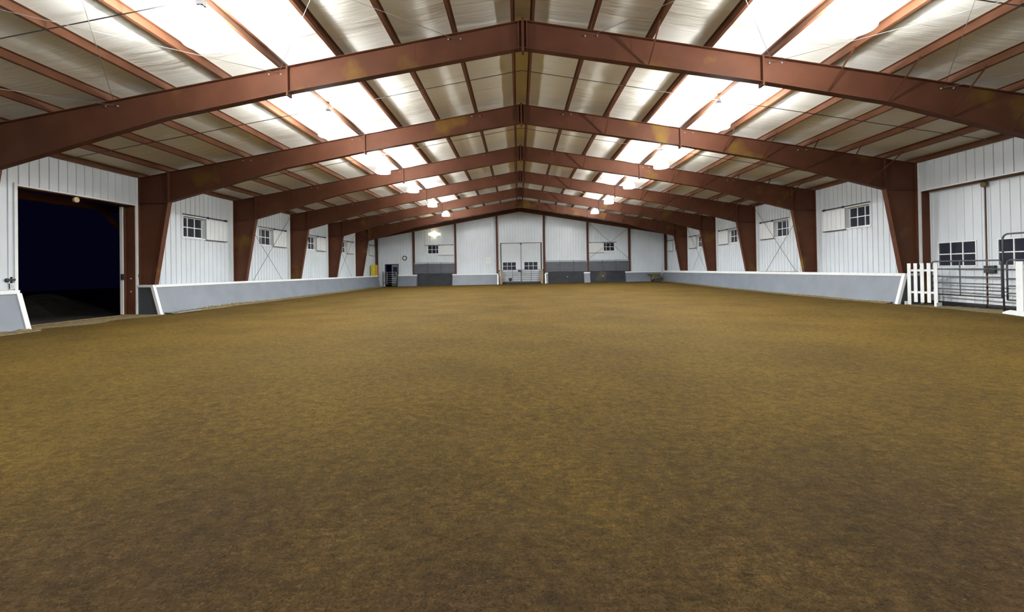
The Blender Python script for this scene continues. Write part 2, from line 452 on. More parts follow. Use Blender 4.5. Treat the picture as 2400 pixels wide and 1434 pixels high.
# ------------------------------------------------------------------ steel frames
ZB = [(14.95, 4.715), (10.0, 6.05), (6.58, 6.69), (0.0, 7.78)]
def zbot(x):
    x = abs(x)
    for (a, za), (b, zb_) in zip(ZB[:-1], ZB[1:]):
        if b <= x <= a: return zb_+(za-zb_)*(x-b)/(a-b)
    return ZB[0][1]
HW = 0.11
def make_frame(label):
    t = thing('steel_frame', label, 'steel frame', (0, FY[0], 0), 'red brown rigid steel frames spanning the arena')
    for s in (-1, 1):
        c = MB()
        c.prism([(s*16.2, -0.1), (s*16.2, zt(16.2)), (s*14.95, zt(14.95)), (s*14.95, 4.715), (s*15.79, -0.1)], 1, -0.006, 0.006)
        c.prism([(s*16.2, -0.1), (s*16.2, zt(16.2)), (s*16.185, zt(16.2)), (s*16.185, -0.1)], 1, -HW, HW)
        c.prism([(s*15.79, -0.1), (s*14.95, 4.715), (s*14.93, 4.715), (s*15.77, -0.1)], 1, -HW, HW)
        c.prism([(s*16.19, 4.72), (s*14.94, 4.72), (s*14.94, 4.695), (s*16.19, 4.695)], 1, -HW*0.8, HW*0.8)
        c.prism([(s*14.96, 4.715), (s*14.96, zt(14.96)), (s*14.93, zt(14.93)), (s*14.93, 4.715)], 1, -HW, HW)
        c.prism([(s*16.2, zt(16.2)), (s*14.93, zt(14.93)), (s*14.93, zt(14.93)-0.014), (s*16.2, zt(16.2)-0.014)], 1, -HW, HW)
        for zz in (2.9,):
            c.box(*sorted((s*16.18, s*15.3)), -0.009, 0.009, zz, zz+0.012)
        c.build('column', M['steel'], t)
        r = MB()
        low = [(s*x, z) for x, z in ZB]
        up_ = [(s*0.0, zt(0)), (s*14.93, zt(14.93))]
        r.prism(low+up_, 1, -0.005, 0.005)
        r.prism([(s*14.93, zt(14.93)), (0, zt(0)), (0, zt(0)-0.016), (s*14.93, zt(14.93)-0.016)], 1, -HW, HW)
        for (a, za), (b, zb_) in zip(ZB[:-1], ZB[1:]):
            r.prism([(s*a, za), (s*b, zb_), (s*b, zb_+0.016), (s*a, za+0.016)], 1, -HW, HW)
        for xx in (12.9, 9.9, 3.0):
            r.box(*sorted((s*xx, s*(xx+0.018))), -0.010, 0.010, zbot(xx)+0.02, zt(xx)-0.03)
        r.build('rafter', M['steel'], t)
        p = MB(); p.box(*sorted((s*6.555, s*6.605)), -HW-0.01, HW+0.01, zbot(6.58)-0.10, zt(6.58)-0.01)
        p.build('splice_plate', M['steel'], t)
        for xa in (1.9, 6.95, 11.6):
            for dx in (-0.17, 0.17):
                h = MB(); x = s*(xa+dx); z = zt(xa)-0.13
                h.lathe([(0.0, -0.06), (0.022, -0.055), (0.026, -0.02), (0.015, -0.008)], (x, 0, z), 8, axis=1)
                h.build('cable_anchor', M['galv'], t)
    p = MB(); p.box(-0.13, -0.10, -HW, HW, zbot(0.1)-0.01, zt(0.1)); p.box(0.10, 0.13, -HW, HW, zbot(0.1)-0.01, zt(0.1))
    p.box(-0.035, 0.035, -HW-0.012, HW+0.012, 7.68, 8.60)
    p.build('ridge_plate', M['steel'], t)
    for xp in (3.5, 8.375, 10.0, 11.625, 13.25, 14.875):
        b = MB(); zb0 = zbot(min(xp, 14.9))+0.03
        if xp > 14.5: a = (14.2, -0.10, zbot(14.2)+0.03); e = (14.85, -1.02, zt(14.875)+0.03)
        else: a = (xp-0.05, -0.09, zb0); e = (xp, -1.02, zt(xp)+0.035)
        b.beam(a, e, 0.045, 0.006); b.beam((a[0]+0.02, a[1], a[2]+0.02), (e[0]+0.02, e[1], e[2]+0.02), 0.006, 0.045)
        b.build('flange_brace', M['steel'], t)
    return t
FL = ['nearest red brown steel frame, its rafters crossing the top of the view',
      'red brown steel frame standing just beyond the open dark doorway',
      'red brown steel frame, third from the camera, after the first shuttered wall windows',
      'red brown steel frame, fourth from the camera, after the first crossed wall rods',
      'red brown steel frame, second from the end wall',
      'red brown steel frame closest to the white end wall']
fr = make_frame(FL[0])
for k in range(1, 6): dup(fr, (0, FY[k], 0), FL[k])

# ------------------------------------------------------------------ purlins
ang = math.atan(0.1723)
for s, sd in ((-1, 'left'), (1, 'right')):
    for k, p in enumerate(PUR):
        mb = MB(); x = s*p; z0 = zt(p)+0.003
        # Z profile in (x,z): bottom flange to the eave side, top flange to the ridge side
        def q(dx, dz): return (x + s*(dx*math.cos(ang)+dz*math.sin(ang)), z0 - dx*math.sin(ang) + dz*math.cos(ang))
        t = 0.006
        prof = [q(0, 0), q(0.075, 0), q(0.075, t), q(t, t), q(t, 0.2), q(-0.07, 0.2), q(-0.07, 0.2-t), q(0, 0.2-t)]
        mb.prism(prof, 1, FY[0]-S-0.2, YE-0.02)
        lab = ('%s roof purlin %s of the ridge, red brown, running the length of the roof' % (ORD[k], sd)) if k else 'red brown ridge purlin on the %s side of the ridge' % sd
        tag(mb.build('roof_purlin', M['purlin']), lab, 'roof purlin', 'red brown roof purlins')
    mb = MB(); a, b = sorted((s*(W-0.12), s*(W-0.02)))
    mb.box(a, b, FY[0]-S-0.2, YE-0.02, zt(W)+0.005, zt(W)+0.19)
    tag(mb.build('eave_strut', M['purlin']), 'dark eave strut along the top of the %s side wall' % sd, 'eave strut', 'eave struts')
# purlin strap rods, one across each bay
RODL = ['nearest bay', 'second bay from the camera', 'third bay from the camera', 'fourth bay from the camera', 'second bay from the end wall', 'bay beside the end wall']
for k, y in enumerate([FY[0]-S+2.9] + [FY[i]+2.9 for i in range(5)]):
    mb = MB(); d = 0.028
    mb.tube([(-16.05, y, zt(16.05)-d), (-0.3, y, zt(0.3)-d), (0, y, zt(0)-d+0.0), (0.3, y, zt(0.3)-d), (16.05, y, zt(16.05)-d)], 0.012, 6)
    tag(mb.build('strap_rod', M['rod']), 'thin rod strapping all purlins across the roof in the '+RODL[k], 'strap rod', 'purlin strap rods')

# roof brace cables
anch = [-15.9, -11.5, -6.85, -1.9, 1.9, 6.85, 11.5, 15.9]
for (ya, yb, bayname) in ((FY[0]-S, FY[0], 'nearest bay'), (FY[3], FY[4], 'fifth bay')):
    for i, (a, b) in enumerate(zip(anch[:-1], anch[1:])):
        if i == 3: continue
        side = 'left' if a < 0 else 'right'; pos = {0: 'beside the wall', 1: 'at mid slope', 2: 'near the ridge', 4: 'near the ridge', 5: 'at mid slope', 6: 'beside the wall'}[i]
        for (p, q, way) in ((a, b, 0), (b, a, 1)):
            mb = MB(); mb.tube([(p, ya+0.05, zt(p)-0.13), (q, yb-0.05, zt(q)-0.13)], 0.006, 6)
            toward = 'towards the ridge' if abs(q) < abs(p) else 'towards the wall'
            tag(mb.build('brace_cable', M['galv']), 'roof brace cable %s, %s slope, %s, running %s' % (pos, side, bayname, toward), 'brace cable', 'roof brace cables')

# ------------------------------------------------------------------ wall brace rods
WR = []
for (ka, kb, where) in ((2, 3, 'between third and fourth frames'), (4, 5, 'between the last two frames')):
    for s, sd in ((-1, 'left'), (1, 'right')):
        X = s*16.02
        for (p, q, w) in (((X, FY[ka]+0.15, 0.0), (X, FY[kb]-0.3, 5.65), 'rising away from the camera'), ((X, FY[kb]-0.15, 0.0), (X, FY[ka]+0.3, 5.3), 'rising towards the camera')):
            mb = MB(); mb.tube([p, q], 0.013, 6)
            if w.endswith('the camera') and w.startswith('rising towards'): mb.v = [(x+s*0.03, y, z) for x, y, z in mb.v]
            tag(mb.build('brace_rod', M['rod']), 'diagonal brace rod, %s wall, %s, %s' % (sd, where, w), 'brace rod', 'diagonal wall brace rods')
for (p, q, w) in (((7.55, YE-0.1, 6.8), (11.95, YE-0.1, 2.75), 'falling to the right'), ((12.0, YE-0.13, 6.1), (7.55, YE-0.13, 2.75), 'falling to the left')):
    mb = MB(); mb.tube([p, q], 0.014, 6)
    tag(mb.build('brace_rod', M['rod']), 'thin brace rod crossing over the end wall window, '+w, 'brace rod', 'diagonal wall brace rods')

# ------------------------------------------------------------------ end wall posts
names = ['in the left corner of the end wall', 'beside the round clock', 'left of the paper notice', 'left of the tall double doors', 'right of the tall double doors', 'left of the window with crossed rods', 'right of the window with crossed rods', 'in the right corner of the end wall']
for k, x in enumerate([-16.0, -11.86, -7.21, -2.58, 2.66, 7.47, 12.05, 16.02]):
    mb = MB(); zt_ = zt(x)-0.44
    for (a, b, c, d) in ((x-0.1, x+0.1, YE-0.25, YE-0.235), (x-0.1, x+0.1, YE-0.055, YE-0.04), (x-0.006, x+0.006, YE-0.24, YE-0.05)):
        mb.box(a, b, c, d, 0.0, zt_)
    tag(mb.build('wall_post', M['steel']), 'slim red brown steel post '+names[k], 'wall post', 'steel posts on the end wall')
# sloping dark girt along the gable top
mb = MB()
for s in (-1, 1): mb.prism([(0, zt(0)-0.42), (s*16.1, zt(16.1)-0.42), (s*16.1, zt(16.1)-0.02), (0, zt(0)-0.02)], 1, YE-0.24, YE-0.06)
struct(mb.build('trim_5', M['steel']))

# ------------------------------------------------------------------ windows
def local(o_axis):
    """returns fn(u, n, z) -> xyz: u along the wall, n outwards from the room"""
    if o_axis == 'left': return lambda u, n, z: (-W-n, u, z)
    if o_axis == 'right': return lambda u, n, z: (W+n, u, z)
    return lambda u, n, z: (u, YE+n, z)
def lbox(mb, fn, u0, u1, n0, n1, z0, z1):
    a, b = fn(u0, n0, z0), fn(u1, n1, z1)
    mb.box(min(a[0], b[0]), max(a[0], b[0]), min(a[1], b[1]), max(a[1], b[1]), z0, z1)
def window(idx, fn, u0, u1, z0, z1, depth=0.17):
    c = MB(); w = 0.05
    for (a, b, c0, c1) in ((u0-w, u1+w, z1, z1+w), (u0-w, u1+w, z0-w, z0), (u0-w, u0, z0, z1), (u1, u1+w, z0, z1)):
        lbox(c, fn, a, b, -0.04, 0.0, c0, c1)
    for (a, b, c0, c1) in ((u0-0.02, u1+0.02, z1-0.01, z1+0.02), (u0-0.02, u1+0.02, z0-0.02, z0+0.01), (u0-0.02, u0+0.005, z0, z1), (u1-0.005, u1+0.02, z0, z1)):
        lbox(c, fn, a, b, -0.005, 0.33, c0, c1)
    root = c.build('window_%d' % idx, M['white']); struct(root)
    f = MB(); d0, d1 = depth, depth+0.04; e = 0.06
    for (a, b, c0, c1) in ((u0, u1, z1-e, z1), (u0, u1, z0, z0+e), (u0, u0+e, z0, z1), (u1-e, u1, z0, z1)):
        lbox(f, fn, a, b, d0, d1, c0, c1)
    for i in (1, 2):
        u = u0+e+(u1-u0-2*e)*i/3; lbox(f, fn, u-0.022, u+0.022, d0, d1, z0, z1)
    zm = (z0+z1)/2; lbox(f, fn, u0, u1, d0+0.002, d1-0.002, zm-0.022, zm+0.022)
    f.build('sash', M['white'], root)
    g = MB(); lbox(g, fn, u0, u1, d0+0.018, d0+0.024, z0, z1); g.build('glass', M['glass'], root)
    return root
def shutter(fn, u0, u1, flip, label, rail):
    """sliding panel covering u0..u1 beside a window, hung from a black rail"""
    t = thing('sliding_shutter', label, 'shutter', (0, 0, 0), 'white sliding window shutters')
    p = MB(); z0, z1 = 3.43, 4.50
    n = 5
    lbox(p, fn, u0, u1, -0.075, -0.055, z0, z1)
    for i in range(n+1):
        u = u0+(u1-u0)*i/n; lbox(p, fn, max(u0, u-0.03), min(u1, u+0.03), -0.092, -0.074, z0+0.02, z1-0.02)
    lbox(p, fn, u0, u1, -0.095, -0.05, z0, z0+0.03); lbox(p, fn, u0, u1, -0.095, -0.05, z1-0.03, z1)
    p.build('panel', M['shutter'], t)
    r = MB(); lbox(r, fn, rail[0], rail[1], -0.11, -0.06, 4.535, 4.575); r.build('rail', M['black'], t)
    for u in (u0+0.12, u1-0.12):
        h = MB(); lbox(h, fn, u-0.035, u+0.035, -0.12, -0.05, 4.49, 4.60); h.build('hanger', M['black'], t)
    g = MB(); lbox(g, fn, u0, u1, -0.10, -0.04, 3.395, 3.428); g.build('guide', M['black'], t)
    return t
idx = 1
WN = ['between the second and third frames', 'behind crossed rods between the third and fourth frames', 'between the fourth and fifth frames', 'behind crossed rods between the last two frames', 'in the last bay beside the end wall']
for sd in ('left', 'right'):
    fn = local(sd)
    for k, (a, b) in enumerate(win_y):
        window(idx, fn, a, b, *WIN_Z); idx += 1
        e = min(b+1.55, YE-0.35)
        shutter(fn, b-0.04, e, False, 'white sliding shutter on the %s wall %s' % (sd, WN[k]), (a-0.08, min(e+0.03, YE-0.3)))
fn = local('end')
window(idx, fn, EW[0][0], EW[0][1], 3.58, 4.55); idx += 1
window(idx, fn, EW[1][0], EW[1][1], 3.58, 4.55); idx += 1
shutter(fn, EW[0][1]-0.20, -7.40, False, 'white sliding shutter on the end wall under the glowing wall light', (-10.66, -7.40))
shutter(fn, 7.62, EW[1][0]+0.20, False, 'white sliding shutter on the end wall behind the crossed brace rods', (7.62, 10.68))

# ------------------------------------------------------------------ doors
def leaf(parent, fn, u0, u1, n0, z1, win, ribs=RIB, z0=0.03):
    """one ribbed door leaf with a six-pane window; win=(u0,u1,z0,z1) or None"""
    mb = MB()
    ops = [win] if win else []
    ribbed(mb, u0, u1, z0, lambda u: z1, ops, lambda u, z, d: fn(u, n0-d, z), phase=u0+0.12, h=0.018, rib=ribs)
    for (a, b, c, d) in ((u0, u0+0.04, z0, z1), (u1-0.04, u1, z0, z1)): lbox(mb, fn, a, b, n0-0.02, n0+0.05, c, d)
    lbox(mb, fn, u0, u1, n0-0.022, n0+0.05, z1-0.05, z1+0.03)
    o = mb.build('door_leaf', M['wall'], parent)
    k = MB(); lbox(k, fn, u0, u1, n0-0.025, n0+0.03, z0, z0+0.19); k.build('bottom_rail', M['black'], o)
    if win:
        f = MB(); a, b, c, d = win; e = 0.035
        for (p, q, r, s_) in ((a-e, b+e, d, d+e), (a-e, b+e, c-e, c), (a-e, a, c, d), (b, b+e, c, d)): lbox(f, fn, p, q, n0-0.03, n0+0.03, r, s_)
        for i in (1, 2):
            u = a+(b-a)*i/3; lbox(f, fn, u-0.02, u+0.02, n0-0.015, n0+0.02, c, d)
        zm = (c+d)/2; lbox(f, fn, a, b, n0-0.013, n0+0.018, zm-0.02, zm+0.02)
        f.build('window_frame', M['white'], o)
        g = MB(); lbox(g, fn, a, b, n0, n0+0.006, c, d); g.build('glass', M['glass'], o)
    return o
def door_frame(idx, fn, u0, u1, h):
    mb = MB()
    lbox(mb, fn, u0-0.02, u0+0.03, 0.0, 0.33, -0.1, h); lbox(mb, fn, u1-0.03, u1+0.02, 0.0, 0.33, -0.1, h); lbox(mb, fn, u0, u1, 0.0, 0.33, h-0.03, h+0.03)
    root = struct(mb.build('door_%d' % idx, M['steel']))
    t = MB()
    lbox(t, fn, u0-0.09, u0, -0.046, 0.01, 0.0, h+0.09); lbox(t, fn, u1, u1+0.09, -0.046, 0.01, 0.0, h+0.09); lbox(t, fn, u0, u1, -0.046, 0.01, h, h+0.05)
    t.build('casing', M['white'], root)
    return root
# left: open doorway, the leaf pushed aside outside
fl = local('left'); d1 = door_frame(1, fl, *DOOR_Y, DOOR_H)
d1['label'] = 'wide open doorway to the dark night on the left wall'
mb = MB(); lbox(mb, fl, 17.78, 20.0, 0.36, 0.52, 0.05, 4.5); o = mb.build('door_leaf', M['steel'], d1)
mb = MB(); lbox(mb, fl, 17.74, 17.78, 0.34, 0.46, 0.05, 4.5); mb.build('edge_trim', M['white'], o)
mb = MB(); lbox(mb, fl, 17.66, 17.80, 0.30, 0.36, 1.48, 1.72); mb.build('latch', M['black'], o)
mb = MB()
for z in (0.98, 1.52): mb.lathe([(0.0, -0.03), (0.03, -0.025), (0.035, 0.0), (0.0, 0.005)], (-W-0.16, 17.92, z), 8, axis=1)
mb.build('bolt', M['galv'], d1)
# right: two closed leaves
fr_ = local('right'); d2 = door_frame(2, fr_, *DOOR_Y, DOOR_H)
d2['label'] = 'closed pair of tall white ribbed doors on the right wall'
leaf(d2, fr_, 15.84, 18.2, 0.30, 4.54, (16.17, 17.55, 1.55, 2.43), z0=-0.04)
leaf(d2, fr_, 13.4, 15.76, 0.30, 4.54, (14.02, 15.40, 1.55, 2.43), z0=-0.04)
mb = MB(); lbox(mb, fr_, 15.76, 15.84, 0.31, 0.345, -0.05, 4.54); mb.build('meeting_strip', M['steel'], d2)
mb = MB(); lbox(mb, fr_, 15.47, 15.83, 0.20, 0.28, 1.27, 1.38); lbox(mb, fr_, 15.47, 15.83, 0.20, 0.28, 1.42, 1.53); mb.build('latch_box', M['black'], d2)
# centre of the end wall
fe = local('end'); d3 = door_frame(3, fe, CD[0], CD[1], CD[2])
d3['label'] = 'closed pair of tall white ribbed doors in the end wall'
leaf(d3, fe, CD[0]+0.10, 0.05, 0.20, CD[2]-0.04, (-1.96, -0.51, 1.66, 2.50), ribs=0.22, z0=0.1)
leaf(d3, fe, 0.11, CD[1]-0.12, 0.20, CD[2]-0.04, (0.44, 1.90, 1.66, 2.50), ribs=0.22, z0=0.1)
mb = MB(); lbox(mb, fe, 0.05, 0.11, 0.2, 0.23, 0.05, CD[2]); lbox(mb, fe, CD[0]+0.02, CD[0]+0.10, 0.2, 0.25, 0.05, CD[2]); lbox(mb, fe, CD[1]-0.12, CD[1]-0.02, 0.2, 0.25, 0.05, CD[2])
mb.build('meeting_strip', M['black'], d3)
# small doorway on the left of the end wall
mb = MB()
lbox(mb, fe, MD[0]-0.06, MD[0], -0.03, 0.33, 0, MD[2]+0.06); lbox(mb, fe, MD[1], MD[1]+0.06, -0.03, 0.33, 0, MD[2]+0.06); lbox(mb, fe, MD[0], MD[1], -0.03, 0.33, MD[2], MD[2]+0.06)
d4 = struct(mb.build('door_4', M['kick_side'])); d4['label'] = 'half open small doorway at the left of the end wall'
mb = MB(); u0, u1 = -14.42, -13.68
for (a, b, c, d) in ((u0, u1, 0.06, 1.05), (u0, u1, 2.20, 2.42), (u0, u0+0.13, 1.05, 2.2), (u1-0.13, u1, 1.05, 2.2)): lbox(mb, fe, a, b, 0.10, 0.15, c, d)
o = mb.build('door_leaf', M['door_grey'], d4)
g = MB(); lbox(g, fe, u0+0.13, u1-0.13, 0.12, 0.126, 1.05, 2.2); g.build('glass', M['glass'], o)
mb = MB(); lbox(mb, fe, u0, u0+0.10, 0.085, 0.10, 0.06, 2.42); mb.build('edge_trim', M['kick'], o)

# round blocks under the door heads
for (nm, fn_, u, n0, z, mt, lab) in (('left', fl, 15.6, 0.02, 4.44, 'lit_disc', 'round wood block coloured pale as lit under the head of the open left doorway'),
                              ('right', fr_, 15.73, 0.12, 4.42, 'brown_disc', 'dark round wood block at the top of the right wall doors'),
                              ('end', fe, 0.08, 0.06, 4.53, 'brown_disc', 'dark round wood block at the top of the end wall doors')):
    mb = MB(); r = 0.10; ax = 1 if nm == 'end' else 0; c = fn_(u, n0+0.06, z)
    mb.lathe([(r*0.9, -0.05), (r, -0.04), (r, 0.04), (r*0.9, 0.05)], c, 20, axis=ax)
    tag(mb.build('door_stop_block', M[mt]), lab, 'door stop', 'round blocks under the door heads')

# ------------------------------------------------------------------ kick walls
KT, KB_ = 15.50, 15.17          # front face at the top, at the ground
def kick_side(s, y0, y1, label, end0=False, end1=False, ang0=0.0):
    t = thing('kick_wall', label, 'kick wall', (0, 0, 0), 'grey kick walls with white caps')
    mb = MB(); zt0, zt1 = fz(s*15, y0), fz(s*15, y1)
    p0, p1 = (s*KT, 1.14), (s*KB_, -0.1)
    mb.prism([p0, p1, (s*(KB_+0.03), -0.1), (s*(KT+0.03), 1.14)], 1, y0, y1)
    mb.build('panel', M['kick'], t)
    c = MB(); a, b = sorted((s*(KT-0.03), s*(KT+0.10))); 
    e0, e1 = 1.25+zt0*0.5, 1.25+zt1*0.5
    c.prism([(y0, 1.14), (y1, 1.14), (y1, e1), (y0, e0)], 0, a, b)
    c.build('cap', M['white'], t)
    for flag, y in ((end0, y0), (end1, y1)):
        if not flag: continue
        sg = 1 if y == y1 else -1
        e = MB()
        e.prism([(s*(KT-0.03), 1.16), (s*(KB_-0.03), -0.08), (s*(KB_+0.09), -0.08), (s*(KT+0.09), 1.16)], 1, y-0.0, y+sg*0.13)
        e.build('end_trim', M['white'], t)
        f = MB(); ys_ = y+sg*0.02
        f.prism([(s*(KT+0.05), 1.17), (s*(KB_+0.05), -0.08), (s*16.15, -0.08), (s*16.15, 1.17)], 1, ys_, ys_+sg*0.05)
        f.build('end_panel', M['kick_side'], t)
        g = MB(); a, b = sorted((s*(KT+0.0), s*16.17)); g.box(a, b, *sorted((ys_-sg*0.03, ys_+sg*0.09)), 1.15, 1.25); g.build('end_cap', M['white'], t)
    return t
kick_side(-1, FY[1]-0.12, 46.95, 'long grey kick wall with white cap along the left side', end0=True)
kick_side(-1, 2.0, 13.0, 'grey kick wall nearest the camera, left of the open doorway', end1=True)
kick_side(1, FY[1]-0.12, 47.5, 'long grey kick wall with white cap along the right side', end0=True)
kick_side(1, 2.0, 12.6, 'grey kick wall by the camera on the right side', end1=True)
def kick_end(x0, x1, label, ends=()):
    t = thing('kick_wall', label, 'kick wall', (0, 0, 0), 'grey kick walls with white caps')
    yf, yb = YE-0.62, YE-0.95
    if x0 == x1: return t
    mb = MB(); mb.prism([(yf, 1.16), (yb, -0.1), (yb+0.04, -0.1), (yf+0.04, 1.16)], 0, x0, x1); 
    mb.prism([(yf+0.04, 1.16), (yb+0.04, -0.1), (YE-0.3, -0.1), (YE-0.3, 1.16)], 0, x0, x0+0.03); mb.prism([(yf+0.04, 1.16), (yb+0.04, -0.1), (YE-0.3, -0.1), (YE-0.3, 1.16)], 0, x1-0.03, x1)
    mb.build('panel', M['kick'], t)
    c = MB(); c.box(x0-0.02, x1+0.02, yf-0.05, yf+0.35, 1.16, 1.29); c.build('cap', M['white'], t)
    for x in ends:
        e = MB(); e.prism([(yf-0.04, 1.2), (yb-0.04, 0.0), (yb+0.1, 0.0), (yf+0.1, 1.2)], 0, x-0.075, x+0.075); e.build('end_trim', M['white'], t)
    return t
kick_end(-13.5, -11.45, 'short grey kick wall under the clock on the end wall')
kick_end(-7.5, -2.55, 'grey kick wall on the end wall below the paper notice', ends=(-2.5,))
kick_end(2.75, 3.0, 'narrow grey kick wall return right of the end wall gates', ends=(2.72,))
kick_end(6.95, 7.6, 'narrow grey kick wall pier between two dark panels', ends=())
kick_end(11.5, 15.3, 'grey kick wall on the end wall behind the wheelbarrow')
# dark boards and ribbed bands between them
for (a, b, lab1, lab2) in ((-11.78, -7.30, 'stained dark board low on the end wall right of the clock', 'grey ribbed metal band under the end wall window below the wall light'),
                     (2.85, 7.38, 'dark board low on the end wall right of the tall doors', 'grey ribbed metal band with upright straps right of the tall doors'),
                     (7.58, 11.97, 'dark board low on the end wall under the crossed rods', 'grey ribbed metal band under the crossed brace rods')):
    mb = MB(); mb.box(a, b, YE-0.40, YE-0.36, -0.05, 1.37)
    tag(mb.build('dark_board', M['dark_board']), lab1, 'board', 'dark boards low on the end wall')
    t = thing('ribbed_band', lab2, 'metal panel', (0, 0, 0), 'grey ribbed bands on the end wall')
    mb = MB(); nrib = 9
    for i in range(nrib):
        z0 = 1.40+1.08*i/nrib; z1 = 1.40+1.08*(i+1)/nrib
        mb.prism([(YE-0.28, z0), (YE-0.355, z0+0.012), (YE-0.355, z1-0.05), (YE-0.28, z1-0.035)], 0, a, b)
    mb.box(a, b, YE-0.30, YE-0.28, 1.38, 2.48); mb.build('panel', M['slat'], t)
    mb = MB(); mb.box(a, b, YE-0.33, YE-0.27, 2.485, 2.53); mb.build('white_rail', M['white'], t)
    mb = MB(); mb.box(a, b, YE-0.12, YE-0.07, 2.56, 2.60); mb.build('top_rail', M['pipe'], t)
    for i in (1, 2):
        mb = MB(); x = a+(b-a)*i/3; mb.box(x-0.03, x+0.03, YE-0.365, YE-0.346, 1.40, 2.58); mb.build('strap', M['kick_side'], t)
mb = MB(); mb.beam((5.12, YE-0.41, 1.4), (5.12, YE-0.41, 0.98), 0.05, 0.02, up=(0,1,0)); mb.lathe([(0.0, -0.05), (0.045, -0.03), (0.045, 0.03), (0.0, 0.05)], (5.14, YE-0.44, 0.88), 10)
o = mb.build('latch_strap', M['black']); tag(o, 'dark latch strap hanging over the dark board right of the tall doors', 'latch', 'latch straps')
mb = MB(); mb.lathe([(0.0, -0.05), (0.05, -0.03), (0.05, 0.03), (0.0, 0.05)], (5.14, YE-0.50, 0.80), 10); mb.build('white_knob', M['white'], o)
mb = MB(); mb.beam((9.05, YE-0.41, 1.4), (9.05, YE-0.41, 1.0), 0.05, 0.02, up=(0,1,0))
o = mb.build('latch_strap', M['black']); tag(o, 'dark latch strap hanging over the dark board under the crossed rods', 'latch', 'latch straps')
mb = MB(); mb.lathe([(0.0, -0.05), (0.05, -0.03), (0.05, 0.03), (0.0, 0.05)], (9.05, YE-0.50, 0.85), 10); mb.build('white_knob', M['white'], o)

# ------------------------------------------------------------------ lamps
LX = 6.75
def make_lamp(label):
    t = thing('high_bay_lamp', label, 'lamp', (0, 0, 0), 'glowing high bay lamps hung from the roof')
    d = MB()   # translucent bell, open below
    d.lathe([(0.34, 0.0), (0.355, 0.06), (0.33, 0.19), (0.22, 0.32)], n=24, closed=False)
    d.build('dome', M['dome'], t)
    d = MB(); d.lathe([(0.336, -0.001), (0.347, 0.06), (0.32, 0.185), (0.212, 0.306), (0.12, 0.345), (0.03, 0.355)], n=24, closed=False)
    d.build('dome_liner', M['white'], t)
    d = MB(); d.lathe([(0.22, 0.32), (0.14, 0.37), (0.05, 0.39)], n=24, closed=False); d.build('crown', M['crown'], t)
    b = MB(); b.lathe([(0.002, 0.045), (0.045, 0.055), (0.065, 0.11), (0.062, 0.21), (0.045, 0.27), (0.025, 0.30)], n=14); b.build('bulb', M['bulb'], t)
    h = MB(); h.lathe([(0.05, 0.37), (0.055, 0.39), (0.055, 0.46), (0.03, 0.49)], n=16); h.build('housing', M['galv'], t)
    return t
lamp_data = [(FY[0]-2*S-S/2+0.4, 6.42), (FY[0]-S+2.95, 6.42), (FY[0]+2.95, 6.40), (FY[1]+2.9, 6.46), (FY[2]+2.85, 6.62), (FY[3]+2.9, 6.60), (FY[4]+2.9, 6.64)]  # first pair is added unseen behind the camera to brighten the foreground
lamp0 = None
bays = ['unseen fill added behind the camera', 'nearest bay', 'bay over the open doorway', 'bay of the first wall windows', 'bay of the first crossed wall rods', 'bay before the last two frames', 'bay between the last two frames']
for k, (y, z) in enumerate(lamp_data):
    for s, sd in ((-1, 'left'), (1, 'right')):
        lab = 'glowing high bay lamp on the %s row, %s' % (sd, bays[k])
        if lamp0 is None: lamp0 = make_lamp(lab); lp = lamp0; lp.location = (s*LX, y, z)
        else: lp = dup(lamp0, (s*LX, y, z), lab)
        top = zt(LX)-0.03
        st = MB(); st.tube([(0, 0, 0.47), (0, 0, top-z-0.10)], 0.012, 8); st.build('stem', M['galv'], lp)
        jb = MB(); jb.box(-0.07, 0.07, -0.07, 0.07, top-z-0.11, top-z); jb.lathe([(0.05, top-z-0.15), (0.055, top-z-0.11)], n=10); jb.build('junction_box', M['galv'], lp)
for s, sd in ((-1, 'left'), (1, 'right')):
    mb = MB(); x = s*(LX+0.09); z = zt(6.75)+0.0
    mb.tube([(x, FY[0]-S, z+0.05), (x, FY[5]-0.1, z+0.05)], 0.016, 8)
    tag(mb.build('conduit', M['galv']), 'long galvanised conduit beside the lamp purlin on the %s roof slope' % sd, 'conduit', 'lamp conduits')
# wall light on the end wall
t = thing('wall_light', 'bright oval wall light high on the end wall above the left window', 'wall light', (-9.57, YE, 5.77))
mb = MB(); mb.box(-0.55, 0.55, -0.10, -0.025, -0.22, 0.22); mb.build('housing', M['galv'], t)
mb = MB()
pts = []
for i in range(9):
    th = math.pi/2*i/8
    pts.append((math.cos(th), math.sin(th)))
nseg = 28; rings = []
for (c, sn) in pts:
    st = len(mb.v)
    for k in range(nseg):
        a = 2*math.pi*k/nseg; mb.v.append((0.60*c*math.cos(a), -0.10-0.16*sn, 0.24*c*math.sin(a)))
    rings.append(st)
for i in range(len(rings)-1):
    for k in range(nseg):
        j = (k+1) % nseg; mb.f.append((rings[i]+k, rings[i]+j, rings[i+1]+j, rings[i+1]+k)); mb.sm.append(True)
mb.build('lens', M['walllight'], t)

